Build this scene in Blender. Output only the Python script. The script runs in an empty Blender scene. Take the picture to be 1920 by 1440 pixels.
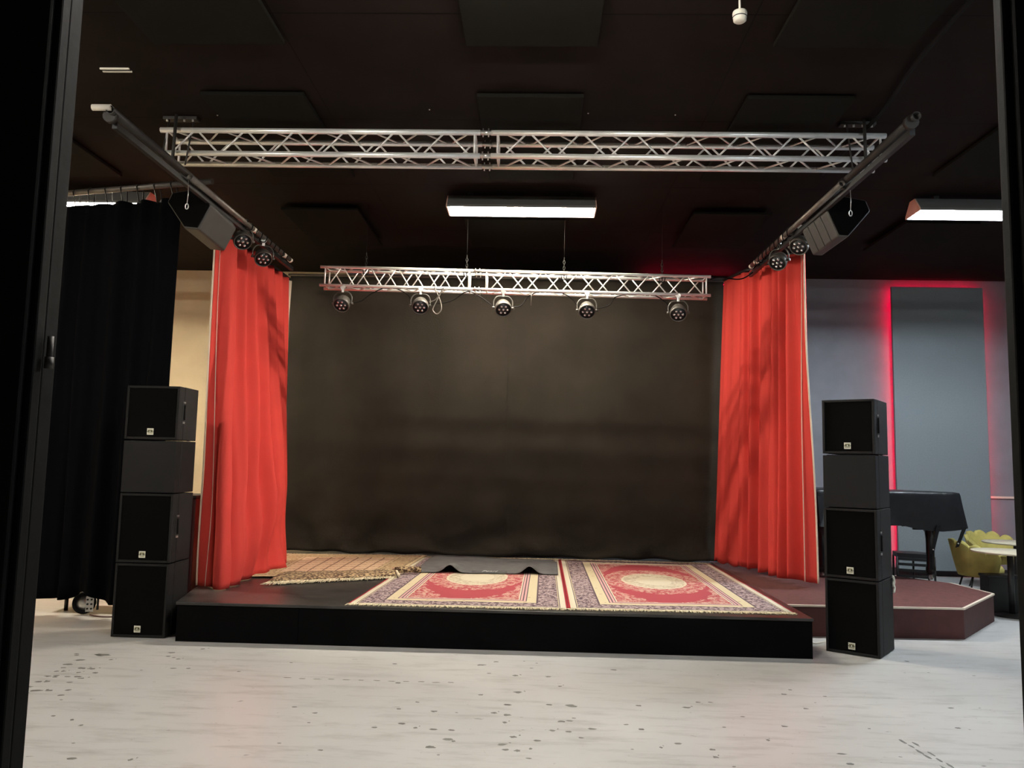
import bpy, bmesh, math, random
from mathutils import Vector, Matrix, noise
PI = math.pi
R = math.radians
scn = bpy.context.scene
COL = scn.collection
random.seed(7)

# ---------------------------------------------------------------- camera
cam_d = bpy.data.cameras.new('camera')
cam = bpy.data.objects.new('camera', cam_d)
COL.objects.link(cam)
cam_d.sensor_fit = 'HORIZONTAL'
cam_d.sensor_width = 36.0
cam_d.lens = 1500.0 / 1920.0 * 36.0
cam_d.clip_start = 0.05
cam_d.clip_end = 100
M3 = Matrix(((0.99938, -0.01784, 0.03047), (0.02851, -0.10143, -0.99443), (0.02084, 0.99468, -0.10086)))
cam.matrix_world = Matrix.Translation((0, 0, 1.6)) @ M3.to_4x4()
scn.camera = cam

# ---------------------------------------------------------------- world, exposure, light settings
w = bpy.data.worlds.new('world')
scn.world = w
w.use_nodes = True
w.node_tree.nodes['Background'].inputs[0].default_value = (0.9, 0.85, 0.8, 1)
w.node_tree.nodes['Background'].inputs[1].default_value = 0.03
scn.view_settings.view_transform = 'Standard'
scn.view_settings.look = 'None'
scn.view_settings.gamma = 1
scn.view_settings.use_curve_mapping = False
scn.view_settings.exposure = 1.05
LAMP_WARM = ((1.0, 0.92, 0.77), 310)      # fluorescent battens: colour, strength
LAMP_COOL = ((0.80, 0.91, 1.0), 330)
LAMP_LEFT = ((1.0, 0.90, 0.70), 330)
LAMP_ADDED = ((1.0, 0.95, 0.88), 190)  # invented lamps out of view, added for the front truss
LAMP_ADDED_COOL = ((0.80, 0.91, 1.0), 120)  # cooler one of the added lamps
LED_RED = ((1.0, 0.0, 0.05), 26)

# ---------------------------------------------------------------- helpers
class MB:
    def __init__(s):
        s.bm = bmesh.new()
    def box(s, x0, x1, y0, y1, z0, z1):
        v = [s.bm.verts.new(p) for p in [(x0,y0,z0),(x1,y0,z0),(x1,y1,z0),(x0,y1,z0),(x0,y0,z1),(x1,y0,z1),(x1,y1,z1),(x0,y1,z1)]]
        for f in [(0,3,2,1),(4,5,6,7),(0,1,5,4),(1,2,6,5),(2,3,7,6),(3,0,4,7)]:
            s.bm.faces.new([v[i] for i in f])
        return v
    def rbox(s, c, size, rz=0, rx=0, ry=0):
        a, b, d = [t/2 for t in size]
        vs = s.box(-a, a, -b, b, -d, d)
        m = Matrix.Translation(c) @ Matrix.Rotation(rz, 4, 'Z') @ Matrix.Rotation(ry, 4, 'Y') @ Matrix.Rotation(rx, 4, 'X')
        for v in vs: v.co = m @ v.co
        return vs
    def cyl(s, p0, p1, r, n=12, r1=None, caps=True):
        p0 = Vector(p0); p1 = Vector(p1); r1 = r if r1 is None else r1
        d = (p1-p0).normalized()
        a = d.orthogonal().normalized(); b = d.cross(a)
        A = []; B = []
        for i in range(n):
            t = 2*PI*i/n; o = a*math.cos(t)+b*math.sin(t)
            A.append(s.bm.verts.new(p0+o*r)); B.append(s.bm.verts.new(p1+o*r1))
        for i in range(n):
            f = s.bm.faces.new([A[i], A[(i+1)%n], B[(i+1)%n], B[i]]); f.smooth = True
        if caps:
            s.bm.faces.new(A[::-1]); s.bm.faces.new(B)
    def pipe(s, p0, p1, r, n=14, wall=0.006):
        p0 = Vector(p0); p1 = Vector(p1)
        d = (p1-p0).normalized(); a = d.orthogonal().normalized(); b = d.cross(a)
        rings = []
        for p, rr in ((p0, r), (p1, r), (p1, r-wall), (p0, r-wall)):
            rings.append([s.bm.verts.new(p+(a*math.cos(2*PI*i/n)+b*math.sin(2*PI*i/n))*rr) for i in range(n)])
        for k in range(4):
            A = rings[k]; B = rings[(k+1) % 4]
            for i in range(n):
                f = s.bm.faces.new([A[i], A[(i+1)%n], B[(i+1)%n], B[i]]); f.smooth = k in (0, 2)
    def tube(s, pts, r, n=6, close=False):
        pts = [Vector(p) for p in pts]; rings = []
        N = len(pts); prev = None
        for i, p in enumerate(pts):
            if close: d = pts[(i+1)%N]-pts[i-1]
            else: d = pts[min(i+1, N-1)]-pts[max(i-1, 0)]
            d.normalize()
            if prev is None: a = d.orthogonal().normalized()
            else:
                a = prev-d*prev.dot(d)
                a = a.normalized() if a.length > 1e-5 else d.orthogonal().normalized()
            prev = a; b = d.cross(a)
            rings.append([s.bm.verts.new(p+(a*math.cos(2*PI*k/n)+b*math.sin(2*PI*k/n))*r) for k in range(n)])
        for i in range(N if close else N-1):
            A = rings[i]; B = rings[(i+1)%N]
            for k in range(n):
                f = s.bm.faces.new([A[k], A[(k+1)%n], B[(k+1)%n], B[k]]); f.smooth = True
        if not close:
            s.bm.faces.new(rings[0][::-1]); s.bm.faces.new(rings[-1])
    def lathe(s, prof, c=(0,0,0), n=24, m=None):
        rings = []
        M = m or Matrix.Translation(c)
        for r, z in prof:
            if r < 1e-5: rings.append([s.bm.verts.new(M @ Vector((0,0,z)))])
            else: rings.append([s.bm.verts.new(M @ Vector((r*math.cos(2*PI*i/n), r*math.sin(2*PI*i/n), z))) for i in range(n)])
        for A, B in zip(rings, rings[1:]):
            if len(A) == 1 and len(B) == 1: continue
            for i in range(n):
                j = (i+1) % n
                if len(A) == 1: f = s.bm.faces.new([A[0], B[j], B[i]])
                elif len(B) == 1: f = s.bm.faces.new([A[i], A[j], B[0]])
                else: f = s.bm.faces.new([A[i], A[j], B[j], B[i]])
                f.smooth = True
    def prism(s, pts, z0, z1):
        A = [s.bm.verts.new((p[0], p[1], z0)) for p in pts]; B = [s.bm.verts.new((p[0], p[1], z1)) for p in pts]
        n = len(pts)
        s.bm.faces.new(A[::-1]); s.bm.faces.new(B)
        for i in range(n): s.bm.faces.new([A[i], A[(i+1)%n], B[(i+1)%n], B[i]])
    def loft(s, A, B):
        A = [s.bm.verts.new(p) for p in A]; B = [s.bm.verts.new(p) for p in B]; n = len(A)
        s.bm.faces.new(A[::-1]); s.bm.faces.new(B)
        for i in range(n): s.bm.faces.new([A[i], A[(i+1)%n], B[(i+1)%n], B[i]])
    def grid(s, fn, nu, nv, smooth=True, uv=False):
        V = [[s.bm.verts.new(fn(i/nu, j/nv)) for j in range(nv+1)] for i in range(nu+1)]
        L = s.bm.loops.layers.uv.verify() if uv else None
        for i in range(nu):
            for j in range(nv):
                f = s.bm.faces.new([V[i][j], V[i+1][j], V[i+1][j+1], V[i][j+1]]); f.smooth = smooth
                if uv:
                    for l, (a, b) in zip(f.loops, ((i,j),(i+1,j),(i+1,j+1),(i,j+1))): l[L].uv = (a/nu, b/nv)
        return V
    def build(s, name, m, parent=None, bevel=0, solid=0, seg=2, subsurf=0, fix=True):
        if fix: bmesh.ops.recalc_face_normals(s.bm, faces=s.bm.faces)
        o = Vector((0,0,0)); p = parent
        while p is not None:
            o += p.location; p = p.parent
        if o.length > 0:
            bmesh.ops.translate(s.bm, verts=s.bm.verts, vec=-o)
        me = bpy.data.meshes.new(name); s.bm.to_mesh(me); s.bm.free()
        ob = bpy.data.objects.new(name, me); COL.objects.link(ob)
        me.materials.append(m)
        if parent is not None: ob.parent = parent
        if solid:
            md = ob.modifiers.new('solid', 'SOLIDIFY'); md.thickness = solid; md.offset = 0
        if bevel:
            md = ob.modifiers.new('bevel', 'BEVEL'); md.width = bevel; md.segments = seg; md.limit_method = 'ANGLE'; md.angle_limit = R(50)
        if subsurf:
            md = ob.modifiers.new('sub', 'SUBSURF'); md.levels = subsurf; md.render_levels = subsurf
        return ob

def tag(o, label, cat, group=None):
    o['label'] = label; o['category'] = cat
    if group: o['group'] = group
    return o
def thing(name, label, cat, loc=(0,0,0), group=None, rz=0):
    o = bpy.data.objects.new(name, None); COL.objects.link(o)
    o.location = loc; o.rotation_euler = (0, 0, rz); o.empty_display_size = 0.1
    return tag(o, label, cat, group)
def struct(o):
    o['kind'] = 'structure'; return o
def dup(root, loc=None, rz=None, label=None, group=None, parent=None):
    c = root.copy(); COL.objects.link(c)
    if parent is not None: c.parent = parent
    for ch in list(root.children): dup(ch, parent=c)
    if loc is not None: c.location = loc
    if rz is not None: c.rotation_euler = (0, 0, rz)
    if label: c['label'] = label
    if group: c['group'] = group
    return c
def path(pts):
    pts = [Vector(p) for p in pts]; L = [0]
    for a, b in zip(pts, pts[1:]): L.append(L[-1]+(b-a).length)
    def f(u):
        d = min(max(u, 0), 1)*L[-1]
        for i in range(len(pts)-1):
            if d <= L[i+1]+1e-9:
                t = (d-L[i])/max(L[i+1]-L[i], 1e-9)
                return pts[i].lerp(pts[i+1], t)
        return pts[-1]
    return f
def smooth_path(pts, n=8):
    P = [Vector(p) for p in pts]; out = []
    for i in range(len(P)-1):
        a = P[max(i-1, 0)]; b = P[i]; c = P[i+1]; d = P[min(i+2, len(P)-1)]
        for k in range(n):
            t = k/n
            out.append(0.5*((2*b)+(c-a)*t+(2*a-5*b+4*c-d)*t*t+(3*b-a-3*c+d)*t**3))
    out.append(P[-1]); return out

# ---------------------------------------------------------------- materials
def mat(name, col, rough=0.6, metal=0.0, noise_s=0, noise_a=0.0, bump=0.0, bump_s=200, spec=0.5, coat=0, emit=None, es=0, sheen=0, stretch=None):
    m = bpy.data.materials.new(name); m.use_nodes = True
    nt = m.node_tree; b = nt.nodes['Principled BSDF']
    b.inputs['Base Color'].default_value = (*col, 1)
    b.inputs['Roughness'].default_value = rough; b.inputs['Metallic'].default_value = metal
    b.inputs['Specular IOR Level'].default_value = spec
    b.inputs['Coat Weight'].default_value = coat
    if sheen: b.inputs['Sheen Weight'].default_value = sheen; b.inputs['Sheen Tint'].default_value = (*col, 1)
    if emit: b.inputs['Emission Color'].default_value = (*emit, 1); b.inputs['Emission Strength'].default_value = es
    tc = nt.nodes.new('ShaderNodeTexCoord')
    src = tc.outputs['Object']
    if stretch:
        mp = nt.nodes.new('ShaderNodeMapping'); mp.inputs['Scale'].default_value = stretch
        nt.links.new(src, mp.inputs[0]); src = mp.outputs[0]
    if noise_s:
        n = nt.nodes.new('ShaderNodeTexNoise'); n.inputs['Scale'].default_value = noise_s; n.inputs['Detail'].default_value = 6
        nt.links.new(src, n.inputs['Vector'])
        mr = nt.nodes.new('ShaderNodeMapRange'); mr.inputs[1].default_value = .3; mr.inputs[2].default_value = .7
        mr.inputs[3].default_value = 1-noise_a; mr.inputs[4].default_value = 1+noise_a
        nt.links.new(n.outputs[0], mr.inputs[0])
        vm = nt.nodes.new('ShaderNodeVectorMath'); vm.operation = 'SCALE'; vm.inputs[0].default_value = col
        nt.links.new(mr.outputs[0], vm.inputs['Scale']); nt.links.new(vm.outputs[0], b.inputs['Base Color'])
    if bump:
        n = nt.nodes.new('ShaderNodeTexNoise'); n.inputs['Scale'].default_value = bump_s; n.inputs['Detail'].default_value = 4
        nt.links.new(src, n.inputs['Vector'])
        bp = nt.nodes.new('ShaderNodeBump'); bp.inputs['Strength'].default_value = bump; bp.inputs['Distance'].default_value = 0.02
        nt.links.new(n.outputs[0], bp.inputs['Height']); nt.links.new(bp.outputs[0], b.inputs['Normal'])
    return m

class NT:
    """small wrapper for node maths"""
    def __init__(s, m): s.nt = m.node_tree; s.N = s.nt.nodes; s.L = s.nt.links
    def link(s, v, inp):
        if hasattr(v, 'links'): s.L.new(v, inp)
        else: inp.default_value = v
    def m(s, op, a, b=0.0, c=0.0):
        n = s.N.new('ShaderNodeMath'); n.operation = op
        s.link(a, n.inputs[0]); s.link(b, n.inputs[1]); s.link(c, n.inputs[2]); return n.outputs[0]
    def noise(s, vec, scale, detail=4, rough=0.55, dist=0.0):
        n = s.N.new('ShaderNodeTexNoise'); n.inputs['Scale'].default_value = scale; n.inputs['Detail'].default_value = detail
        n.inputs['Roughness'].default_value = rough; n.inputs['Distortion'].default_value = dist
        s.L.new(vec, n.inputs['Vector']); return n.outputs[0]
    def vor(s, vec, scale, feat='F1', out=0):
        n = s.N.new('ShaderNodeTexVoronoi'); n.feature = feat; n.inputs['Scale'].default_value = scale
        s.L.new(vec, n.inputs['Vector']); return n.outputs[out]
    def ramp(s, v, stops, mode='LINEAR'):
        n = s.N.new('ShaderNodeValToRGB'); n.color_ramp.interpolation = mode
        e = n.color_ramp.elements
        while len(e) > 1: e.remove(e[-1])
        e[0].position = stops[0][0]; e[0].color = (*stops[0][1], 1)
        for p, c in stops[1:]:
            k = e.new(p); k.color = (*c, 1)
        s.L.new(v, n.inputs[0]); return n.outputs[0]
    def mix(s, f, a, b):
        n = s.N.new('ShaderNodeMix'); n.data_type = 'RGBA'
        s.link(f, n.inputs[0])
        for v, i in ((a, 6), (b, 7)):
            if isinstance(v, tuple): n.inputs[i].default_value = (*v, 1)
            else: s.L.new(v, n.inputs[i])
        return n.outputs[2]
    def mapping(s, vec, sc, loc=(0,0,0)):
        n = s.N.new('ShaderNodeMapping'); n.inputs['Scale'].default_value = sc; n.inputs['Location'].default_value = loc
        s.L.new(vec, n.inputs[0]); return n.outputs[0]
    def sep(s, vec):
        n = s.N.new('ShaderNodeSeparateXYZ'); s.L.new(vec, n.inputs[0]); return n.outputs

M = {}
M['black'] = mat('black_paint', (0.012, 0.012, 0.012), 0.5, noise_s=6, noise_a=.3)
M['frame'] = mat('door_frame_black', (0.005, 0.005, 0.0045), 0.7, noise_s=5, noise_a=.3, bump=.05, bump_s=30, spec=.06)
M['ceil_panel'] = mat('acoustic_panel', (0.0095, 0.0088, 0.0065), 0.9, spec=.08, noise_s=60, noise_a=.15, bump=.3, bump_s=300)
M['alu'] = mat('truss_aluminium', (0.96, 0.94, 0.90), 0.32, metal=.55, noise_s=14, noise_a=.06)
M['alu_dull'] = mat('dull_pipe', (0.17, 0.15, 0.13), 0.5, metal=.7, noise_s=10, noise_a=.2)
M['pipe_dark'] = mat('dark_pipe', (0.032, 0.028, 0.024), 0.55, metal=.3, noise_s=10, noise_a=.2)
M['tape'] = mat('white_tape', (0.75, 0.68, 0.58), 0.5)
M['chain'] = mat('dark_chain', (0.010, 0.009, 0.008), 0.7, spec=.1)
M['steel'] = mat('steel', (0.7, 0.68, 0.64), 0.3, metal=.9)
M['red'] = mat('red_curtain_cloth', (0.60, 0.055, 0.043), 0.85, noise_s=3, noise_a=.04, bump=.08, bump_s=90, sheen=.2, spec=.2)
M['lining'] = mat('pale_lining', (0.72, 0.58, 0.44), 0.8, noise_s=4, noise_a=.1)
M['backdrop'] = mat('backdrop_felt', (0.021, 0.0168, 0.0122), 0.95, noise_s=1.3, noise_a=.22, bump=.2, bump_s=60, sheen=.1, spec=.15)
M['blackcloth'] = mat('black_curtain_cloth', (0.0022, 0.0024, 0.0033), 0.95, bump=.1, spec=.05)
M['deck'] = mat('stage_deck', (0.034, 0.031, 0.029), 0.32, noise_s=4, noise_a=.45, bump=.08, bump_s=25)
M['fascia'] = mat('stage_fascia', (0.0015, 0.0015, 0.0017), 0.7, noise_s=5, noise_a=.4, spec=.06)
M['cab'] = mat('cabinet_paint', (0.0045, 0.004, 0.0036), 0.6, noise_s=40, noise_a=.25, bump=.5, bump_s=260, spec=.3)
M['cab_smooth'] = mat('cabinet_smooth', (0.004, 0.0035, 0.0036), 0.6, noise_s=8, noise_a=.15, spec=.3)
M['grille'] = mat('grille_foam', (0.0025, 0.0022, 0.002), 0.9, noise_s=180, noise_a=.5, bump=.6, bump_s=500, spec=.08)
M['badge'] = mat('badge_cream', (0.80, 0.77, 0.62), 0.45)
M['badge_dark'] = mat('badge_dark', (0.05, 0.045, 0.02), 0.5)
M['badge_olive'] = mat('badge_olive', (0.22, 0.21, 0.10), 0.5)
M['carpet'] = mat('dark_red_carpet', (0.105, 0.032, 0.026), 0.95, noise_s=25, noise_a=.25, bump=.4, bump_s=400)
M['fascia_red'] = mat('dark_red_board', (0.075, 0.022, 0.020), 0.75, noise_s=10, noise_a=.12)
M['edge'] = mat('pale_edge_strip', (0.72, 0.62, 0.50), 0.5)
M['plastic'] = mat('piano_cover_vinyl', (0.006, 0.006, 0.007), 0.36, noise_s=5, noise_a=.3, bump=.5, bump_s=7, spec=.35)
M['lacquer'] = mat('black_lacquer', (0.012, 0.012, 0.013), 0.2)
M['velvet'] = mat('olive_velvet', (0.50, 0.42, 0.12), 0.85, noise_s=9, noise_a=.15, sheen=.6)
M['table'] = mat('table_top_pale', (0.60, 0.53, 0.38), 0.45, noise_s=3, noise_a=.05)
M['housing'] = mat('lamp_housing', (0.16, 0.155, 0.14), 0.5)
M['housing_cap'] = mat('lamp_end_plate', (0.85, 0.55, 0.42), 0.5)
M['mat_grey'] = mat('felt_mat', (0.115, 0.112, 0.108), 0.95, noise_s=8, noise_a=.2, bump=.3, bump_s=200)
M['white'] = mat('white_plastic', (0.8, 0.76, 0.64), 0.45)
M['print'] = mat('pale_print', (0.6, 0.6, 0.58), 0.6)
M['par'] = mat('spotlight_body', (0.09, 0.082, 0.07), 0.42, metal=.3)
M['lens'] = mat('led_lens', (0.85, 0.85, 0.85), 0.12, metal=.9)
M['face'] = mat('spotlight_face', (0.012, 0.012, 0.012), 0.35)
M['rubber'] = mat('black_rubber', (0.007, 0.007, 0.007), 0.7, spec=.12)
M['fringe'] = mat('cream_fringe', (0.72, 0.62, 0.42), 0.9, noise_s=40, noise_a=.25)
M['boxspk'] = mat('flown_speaker_body', (0.045, 0.042, 0.038), 0.55, noise_s=6, noise_a=.1)
M['cabred'] = mat('cabinet_red_bounce', (0.05, 0.010, 0.010), 0.4)  # cabinet itself is black; reddish bounced light is put into its colour
M['reflector'] = mat('white_reflector', (0.6, 0.6, 0.6), 0.5)
M['wallpanel'] = mat('wall_panel_grey', (0.20, 0.225, 0.235), 0.9, noise_s=50, noise_a=.06)
M['wall_dark'] = mat('wall_black', (0.02, 0.019, 0.018), 0.8, noise_s=3, noise_a=.2)
M['wall_grey'] = mat('wall_grey', (0.20, 0.205, 0.225), 0.85, noise_s=4, noise_a=.06, bump=.1, bump_s=60)
M['wall_beige'] = mat('wall_beige', (0.62, 0.52, 0.35), 0.85, noise_s=3, noise_a=.05, bump=.25, bump_s=12)
M['led'] = mat('red_led', (0.3, 0, 0), 0.5, emit=LED_RED[0], es=LED_RED[1])
M['chip'] = mat('worn_floor_patch', (0.17, 0.165, 0.145), 0.6, noise_s=12, noise_a=.3)
for k, (c, s_) in dict(warm=LAMP_WARM, cool=LAMP_COOL, left=LAMP_LEFT, front=LAMP_ADDED, frontcool=LAMP_ADDED_COOL).items():
    M['lamp_'+k] = mat('diffuser_'+k, (0.8, 0.8, 0.8), 0.4, emit=c, es=s_)

# floor paint
m = bpy.data.materials.new('painted_floor'); m.use_nodes = True; n = NT(m); b = n.N['Principled BSDF']
tc = n.N.new('ShaderNodeTexCoord').outputs['Object']
big = n.noise(tc, 0.55, 5, .6); st = n.noise(n.mapping(tc, (1.2, 5.5, 1)), 1.6, 8, .68)
base = n.ramp(big, [(.3, (.48, .47, .45)), (.7, (.57, .555, .53))])
base = n.mix(n.m('MULTIPLY', n.m('SMOOTH_MIN', n.m('MAXIMUM', n.m('MULTIPLY', n.m('SUBTRACT', st, .50), 4.5), 0.0), 1.0, .1), .85), base, (.33, .315, .29))
ch = n.noise(n.mapping(tc, (3.2, 6.5, 1)), 2.3, 5, .6, .3)
chm = n.m('MULTIPLY', n.m('GREATER_THAN', ch, .70), .6)
base = n.mix(chm, base, (.15, .145, .13))
sp = n.vor(n.mapping(tc, (1.0, 1.6, 1)), 9)
spm = n.m('MULTIPLY', n.m('LESS_THAN', sp, .055), n.m('GREATER_THAN', n.noise(tc, 1.3), .5))
base = n.mix(n.m('MULTIPLY', spm, .7), base, (.17, .16, .145))
n.L.new(base, b.inputs['Base Color'])
n.L.new(n.m('MULTIPLY_ADD', big, .25, .20), b.inputs['Roughness'])
b.inputs['Specular IOR Level'].default_value = .5
M['floor'] = m

# ceiling boards with thin seams
m = bpy.data.materials.new('ceiling_boards'); m.use_nodes = True; n = NT(m); b = n.N['Principled BSDF']
tc = n.N.new('ShaderNodeTexCoord').outputs['Object']; X = n.sep(tc)
d1 = n.m('ABSOLUTE', n.m('SUBTRACT', n.m('PINGPONG', n.m('SUBTRACT', X[1], 7.06), .87), 0))
d2 = n.m('PINGPONG', n.m('SUBTRACT', X[0], 1.48), 1.70)
seam = n.m('MAXIMUM', n.m('LESS_THAN', d1, .007), n.m('LESS_THAN', d2, .004))
col = n.mix(seam, n.ramp(n.noise(tc, 2.5, 5), [(.3, (.0105, .0070, .0056)), (.7, (.0145, .0095, .0074))]), (.003, .002, .002))
n.L.new(col, b.inputs['Base Color']); b.inputs['Roughness'].default_value = .8; b.inputs['Specular IOR Level'].default_value = .08
M['ceiling'] = m

# persian rug
def rug_mat(name, W, L):
    m = bpy.data.materials.new(name); m.use_nodes = True; n = NT(m); b = n.N['Principled BSDF']
    uv = n.N.new('ShaderNodeTexCoord').outputs['UV']; X = n.sep(uv)
    P = n.mapping(uv, (W, L, 1))
    x = n.m('MULTIPLY', n.m('PINGPONG', X[0], .5), W); y = n.m('MULTIPLY', n.m('PINGPONG', X[1], .5), L)
    y2 = n.m('ADD', y, .035)
    d = n.m('MINIMUM', x, y2)
    cream = (.62, .53, .34); cream2 = (.66, .60, .45); red = (.36, .035, .045); purp = (.11, .075, .085); pk = (.62, .36, .34); rose = (.38, .068, .08)
    bands = n.ramp(n.m('DIVIDE', d, .5), [(0, red), (.035, cream2), (.14, purp), (.155, cream), (.17, purp), (.56, purp), (.58, cream), (.60, cream), (.76, purp), (.78, pk), (.82, purp), (.84, pk), (.88, purp), (.895, cream2), (.92, rose)], 'CONSTANT')
    lace1 = n.noise(P, 17, 3, .7, 1.2); lace = n.m('GREATER_THAN', lace1, .50)
    lace2 = n.m('GREATER_THAN', n.noise(P, 26, 2, .6, .8), .50)
    inpurp = n.m('MULTIPLY', n.m('GREATER_THAN', d, .09), n.m('LESS_THAN', d, .275))
    col = n.mix(n.m('MULTIPLY', inpurp, n.m('MULTIPLY', lace2, .85)), bands, (.50, .38, .36))
    incream = n.m('MULTIPLY', n.m('GREATER_THAN', d, .305), n.m('LESS_THAN', d, .375))
    dots = n.m('LESS_THAN', n.vor(P, 9), .16)
    col = n.mix(n.m('MULTIPLY', incream, n.m('MULTIPLY', dots, .6)), col, (.36, .17, .13))
    fx = n.m('DIVIDE', n.m('SUBTRACT', n.m('MULTIPLY', X[0], W), W/2), W/2-.46)
    fy = n.m('DIVIDE', n.m('SUBTRACT', n.m('MULTIPLY', X[1], L), L/2), L/2-.46)
    r = n.m('SQRT', n.m('ADD', n.m('MULTIPLY', fx, fx), n.m('MULTIPLY', fy, fy)))
    wob = n.m('MULTIPLY', n.m('SUBTRACT', n.noise(P, 5, 3), .5), .30)
    gx = n.m('DIVIDE', fx, .66); gy = n.m('DIVIDE', fy, .42)
    g_ = n.m('SQRT', n.m('ADD', n.m('MULTIPLY', gx, gx), n.m('MULTIPLY', gy, gy)))
    infield = n.m('GREATER_THAN', d, .46)
    lacezone = n.m('MAXIMUM', n.m('LESS_THAN', n.m('ADD', g_, wob), 1.55), n.m('GREATER_THAN', n.m('ADD', r, wob), 1.03))
    col = n.mix(n.m('MULTIPLY', infield, n.m('MULTIPLY', lacezone, n.m('MULTIPLY', lace, .75))), col, (.60, .42, .32))
    med = n.m('MULTIPLY', infield, n.m('LESS_THAN', n.m('ADD', g_, n.m('MULTIPLY', wob, .3)), 1.0))
    col = n.mix(med, col, (.62, .56, .41))
    med2 = n.m('MULTIPLY', n.m('LESS_THAN', g_, .93), n.m('GREATER_THAN', g_, .55))
    col = n.mix(n.m('MULTIPLY', med2, n.m('MULTIPLY', lace, .6)), col, (.34, .26, .18))
    n.L.new(col, b.inputs['Base Color']); b.inputs['Roughness'].default_value = .95; b.inputs['Specular IOR Level'].default_value = .1
    return m
M['rug'] = rug_mat('persian_rug', 1.98, 3.9)

m = bpy.data.materials.new('brown_rug'); m.use_nodes = True; n = NT(m); b = n.N['Principled BSDF']
uv = n.N.new('ShaderNodeTexCoord').outputs['UV']; X = n.sep(uv); P = n.mapping(uv, (1.95, 2.3, 1))
x = n.m('MULTIPLY', n.m('PINGPONG', X[0], .5), 1.95); y = n.m('MULTIPLY', n.m('PINGPONG', X[1], .5), 2.3); d = n.m('MINIMUM', x, y)
speck = n.m('GREATER_THAN', n.noise(P, 30, 2, .6, .5), .5)
border = n.mix(n.m('MULTIPLY', speck, .8), n.ramp(n.m('DIVIDE', d, .5), [(0, (.62, .48, .27)), (.08, (.16, .10, .05)), (.16, (.33, .22, .11)), (.6, (.10, .06, .03)), (.63, (.5, .36, .2)), (.7, (.15, .09, .05)), (.74, (.5, .34, .19))], 'CONSTANT'), (.55, .42, .24))
lx = n.m('PINGPONG', n.m('MULTIPLY', X[0], 1.95), .09); ly = n.m('PINGPONG', n.m('MULTIPLY', X[1], 2.3), .11)
lat = n.m('MAXIMUM', n.m('LESS_THAN', lx, .010), n.m('MULTIPLY', n.m('LESS_THAN', ly, .016), speck))
field = n.mix(lat, n.mix(n.m('MULTIPLY', speck, .35), (.62, .43, .27), (.72, .58, .38)), (.17, .09, .05))
col = n.mix(n.m('GREATER_THAN', d, .37), border, field)
n.L.new(col, b.inputs['Base Color']); b.inputs['Roughness'].default_value = .95
M['rug_brown'] = m
m = bpy.data.materials.new('brown_rug_back'); m.use_nodes = True; n = NT(m); b = n.N['Principled BSDF']
tc = n.N.new('ShaderNodeTexCoord').outputs['Object']
v = n.vor(n.mapping(tc, (1, 1.2, 1)), 34)
n.L.new(n.ramp(v, [(0, (.05, .025, .012)), (.50, (.09, .05, .025)), (.62, (.50, .37, .20))]), b.inputs['Base Color']); b.inputs['Roughness'].default_value = .95
M['rug_brown_back'] = m

# ---------------------------------------------------------------- room shell
XL, XR, YB, CZ = -7.4, 8.4, 13.05, 4.75
a = MB(); a.box(XL-.2, XR+.2, -4, YB+.2, -.1, 0); floor = struct(a.build('floor', M['floor']))
a = MB(); a.box(XL-.2, XR+.2, 2.0, YB+.2, CZ, CZ+.1); ceiling = struct(a.build('ceiling', M['ceiling']))
a = MB(); a.box(-3.2, XR+.2, YB, YB+.2, 0, CZ); struct(a.build('wall_back', M['wall_grey']))
a = MB(); a.box(XL-.2, -3.2, YB, YB+.2, 0, CZ); struct(a.build('wall_back_left', M['wall_beige']))
a = MB(); a.box(XL-.2, XL, 2.0, YB, 0, CZ); struct(a.build('wall_left', M['wall_beige']))
a = MB(); a.box(XR, XR+.2, 2.0, YB, 0, CZ); struct(a.build('wall_right', M['wall_grey']))
a = MB(); a.box(XL, -1.48, 2.12, 2.30, 0, CZ); a.box(1.42, XR, 2.12, 2.30, 0, CZ); a.box(-1.48, 1.42, 2.12, 2.30, 3.2, CZ)
struct(a.build('wall_front', M['wall_dark']))
# thin pale rail and skirting on the grey wall at the right
a = MB(); a.box(7.18, XR, YB-.03, YB, 1.235, 1.268); struct(a.build('trim_1', M['edge']))
a = MB(); a.box(2.6, XR, YB-.02, YB, 0, .12); struct(a.build('baseboard_back', M['black']))

# doorway the photograph is taken through
d1 = thing('door_1', 'x', 'x'); del d1['label']; del d1['category']; struct(d1)
def part(name, m_, parent, boxes, **k):
    a = MB()
    for bx in boxes: a.box(*bx)
    return a.build(name, m_, parent, **k)
part('left_jamb', M['frame'], d1, [(-1.60, -1.285, 1.99, 2.03, 0, 3.2), (-1.60, -1.33, 2.03, 2.06, 0, 3.2), (-1.60, -1.306, 2.06, 2.12, 0, 3.2)], bevel=.006)
part('left_trim', M['frame'], d1, [(-1.50, -1.300, 1.965, 1.99, 0, 3.2)], bevel=.008)
a = MB(); a.cyl((-1.272, 2.035, 1.84), (-1.272, 2.035, 1.91), .008); a.cyl((-1.272, 2.035, 1.825), (-1.272, 2.035, 1.855), .011)
a.build('door_bolt', M['pipe_dark'], d1)
part('right_jamb', M['frame'], d1, [(1.182, 1.6, 1.99, 2.03, 0, 3.2), (1.24, 1.6, 2.03, 2.06, 0, 3.2), (1.255, 1.6, 2.06, 2.12, 0, 3.2)], bevel=.006)
part('right_trim', M['frame'], d1, [(1.20, 1.5, 1.965, 1.99, 0, 3.2)], bevel=.008)
a = MB(); a.lathe([(0, .004), (.006, .003), (.008, 0)], m=Matrix.Translation((1.186, 1.989, 1.12)) @ Matrix.Rotation(R(90), 4, 'X'), n=12)
a.build('pale_stud', M['white'], d1)
part('head_jamb', M['frame'], d1, [(-1.6, 1.6, 1.99, 2.30, 3.2, 3.4)])

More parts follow.
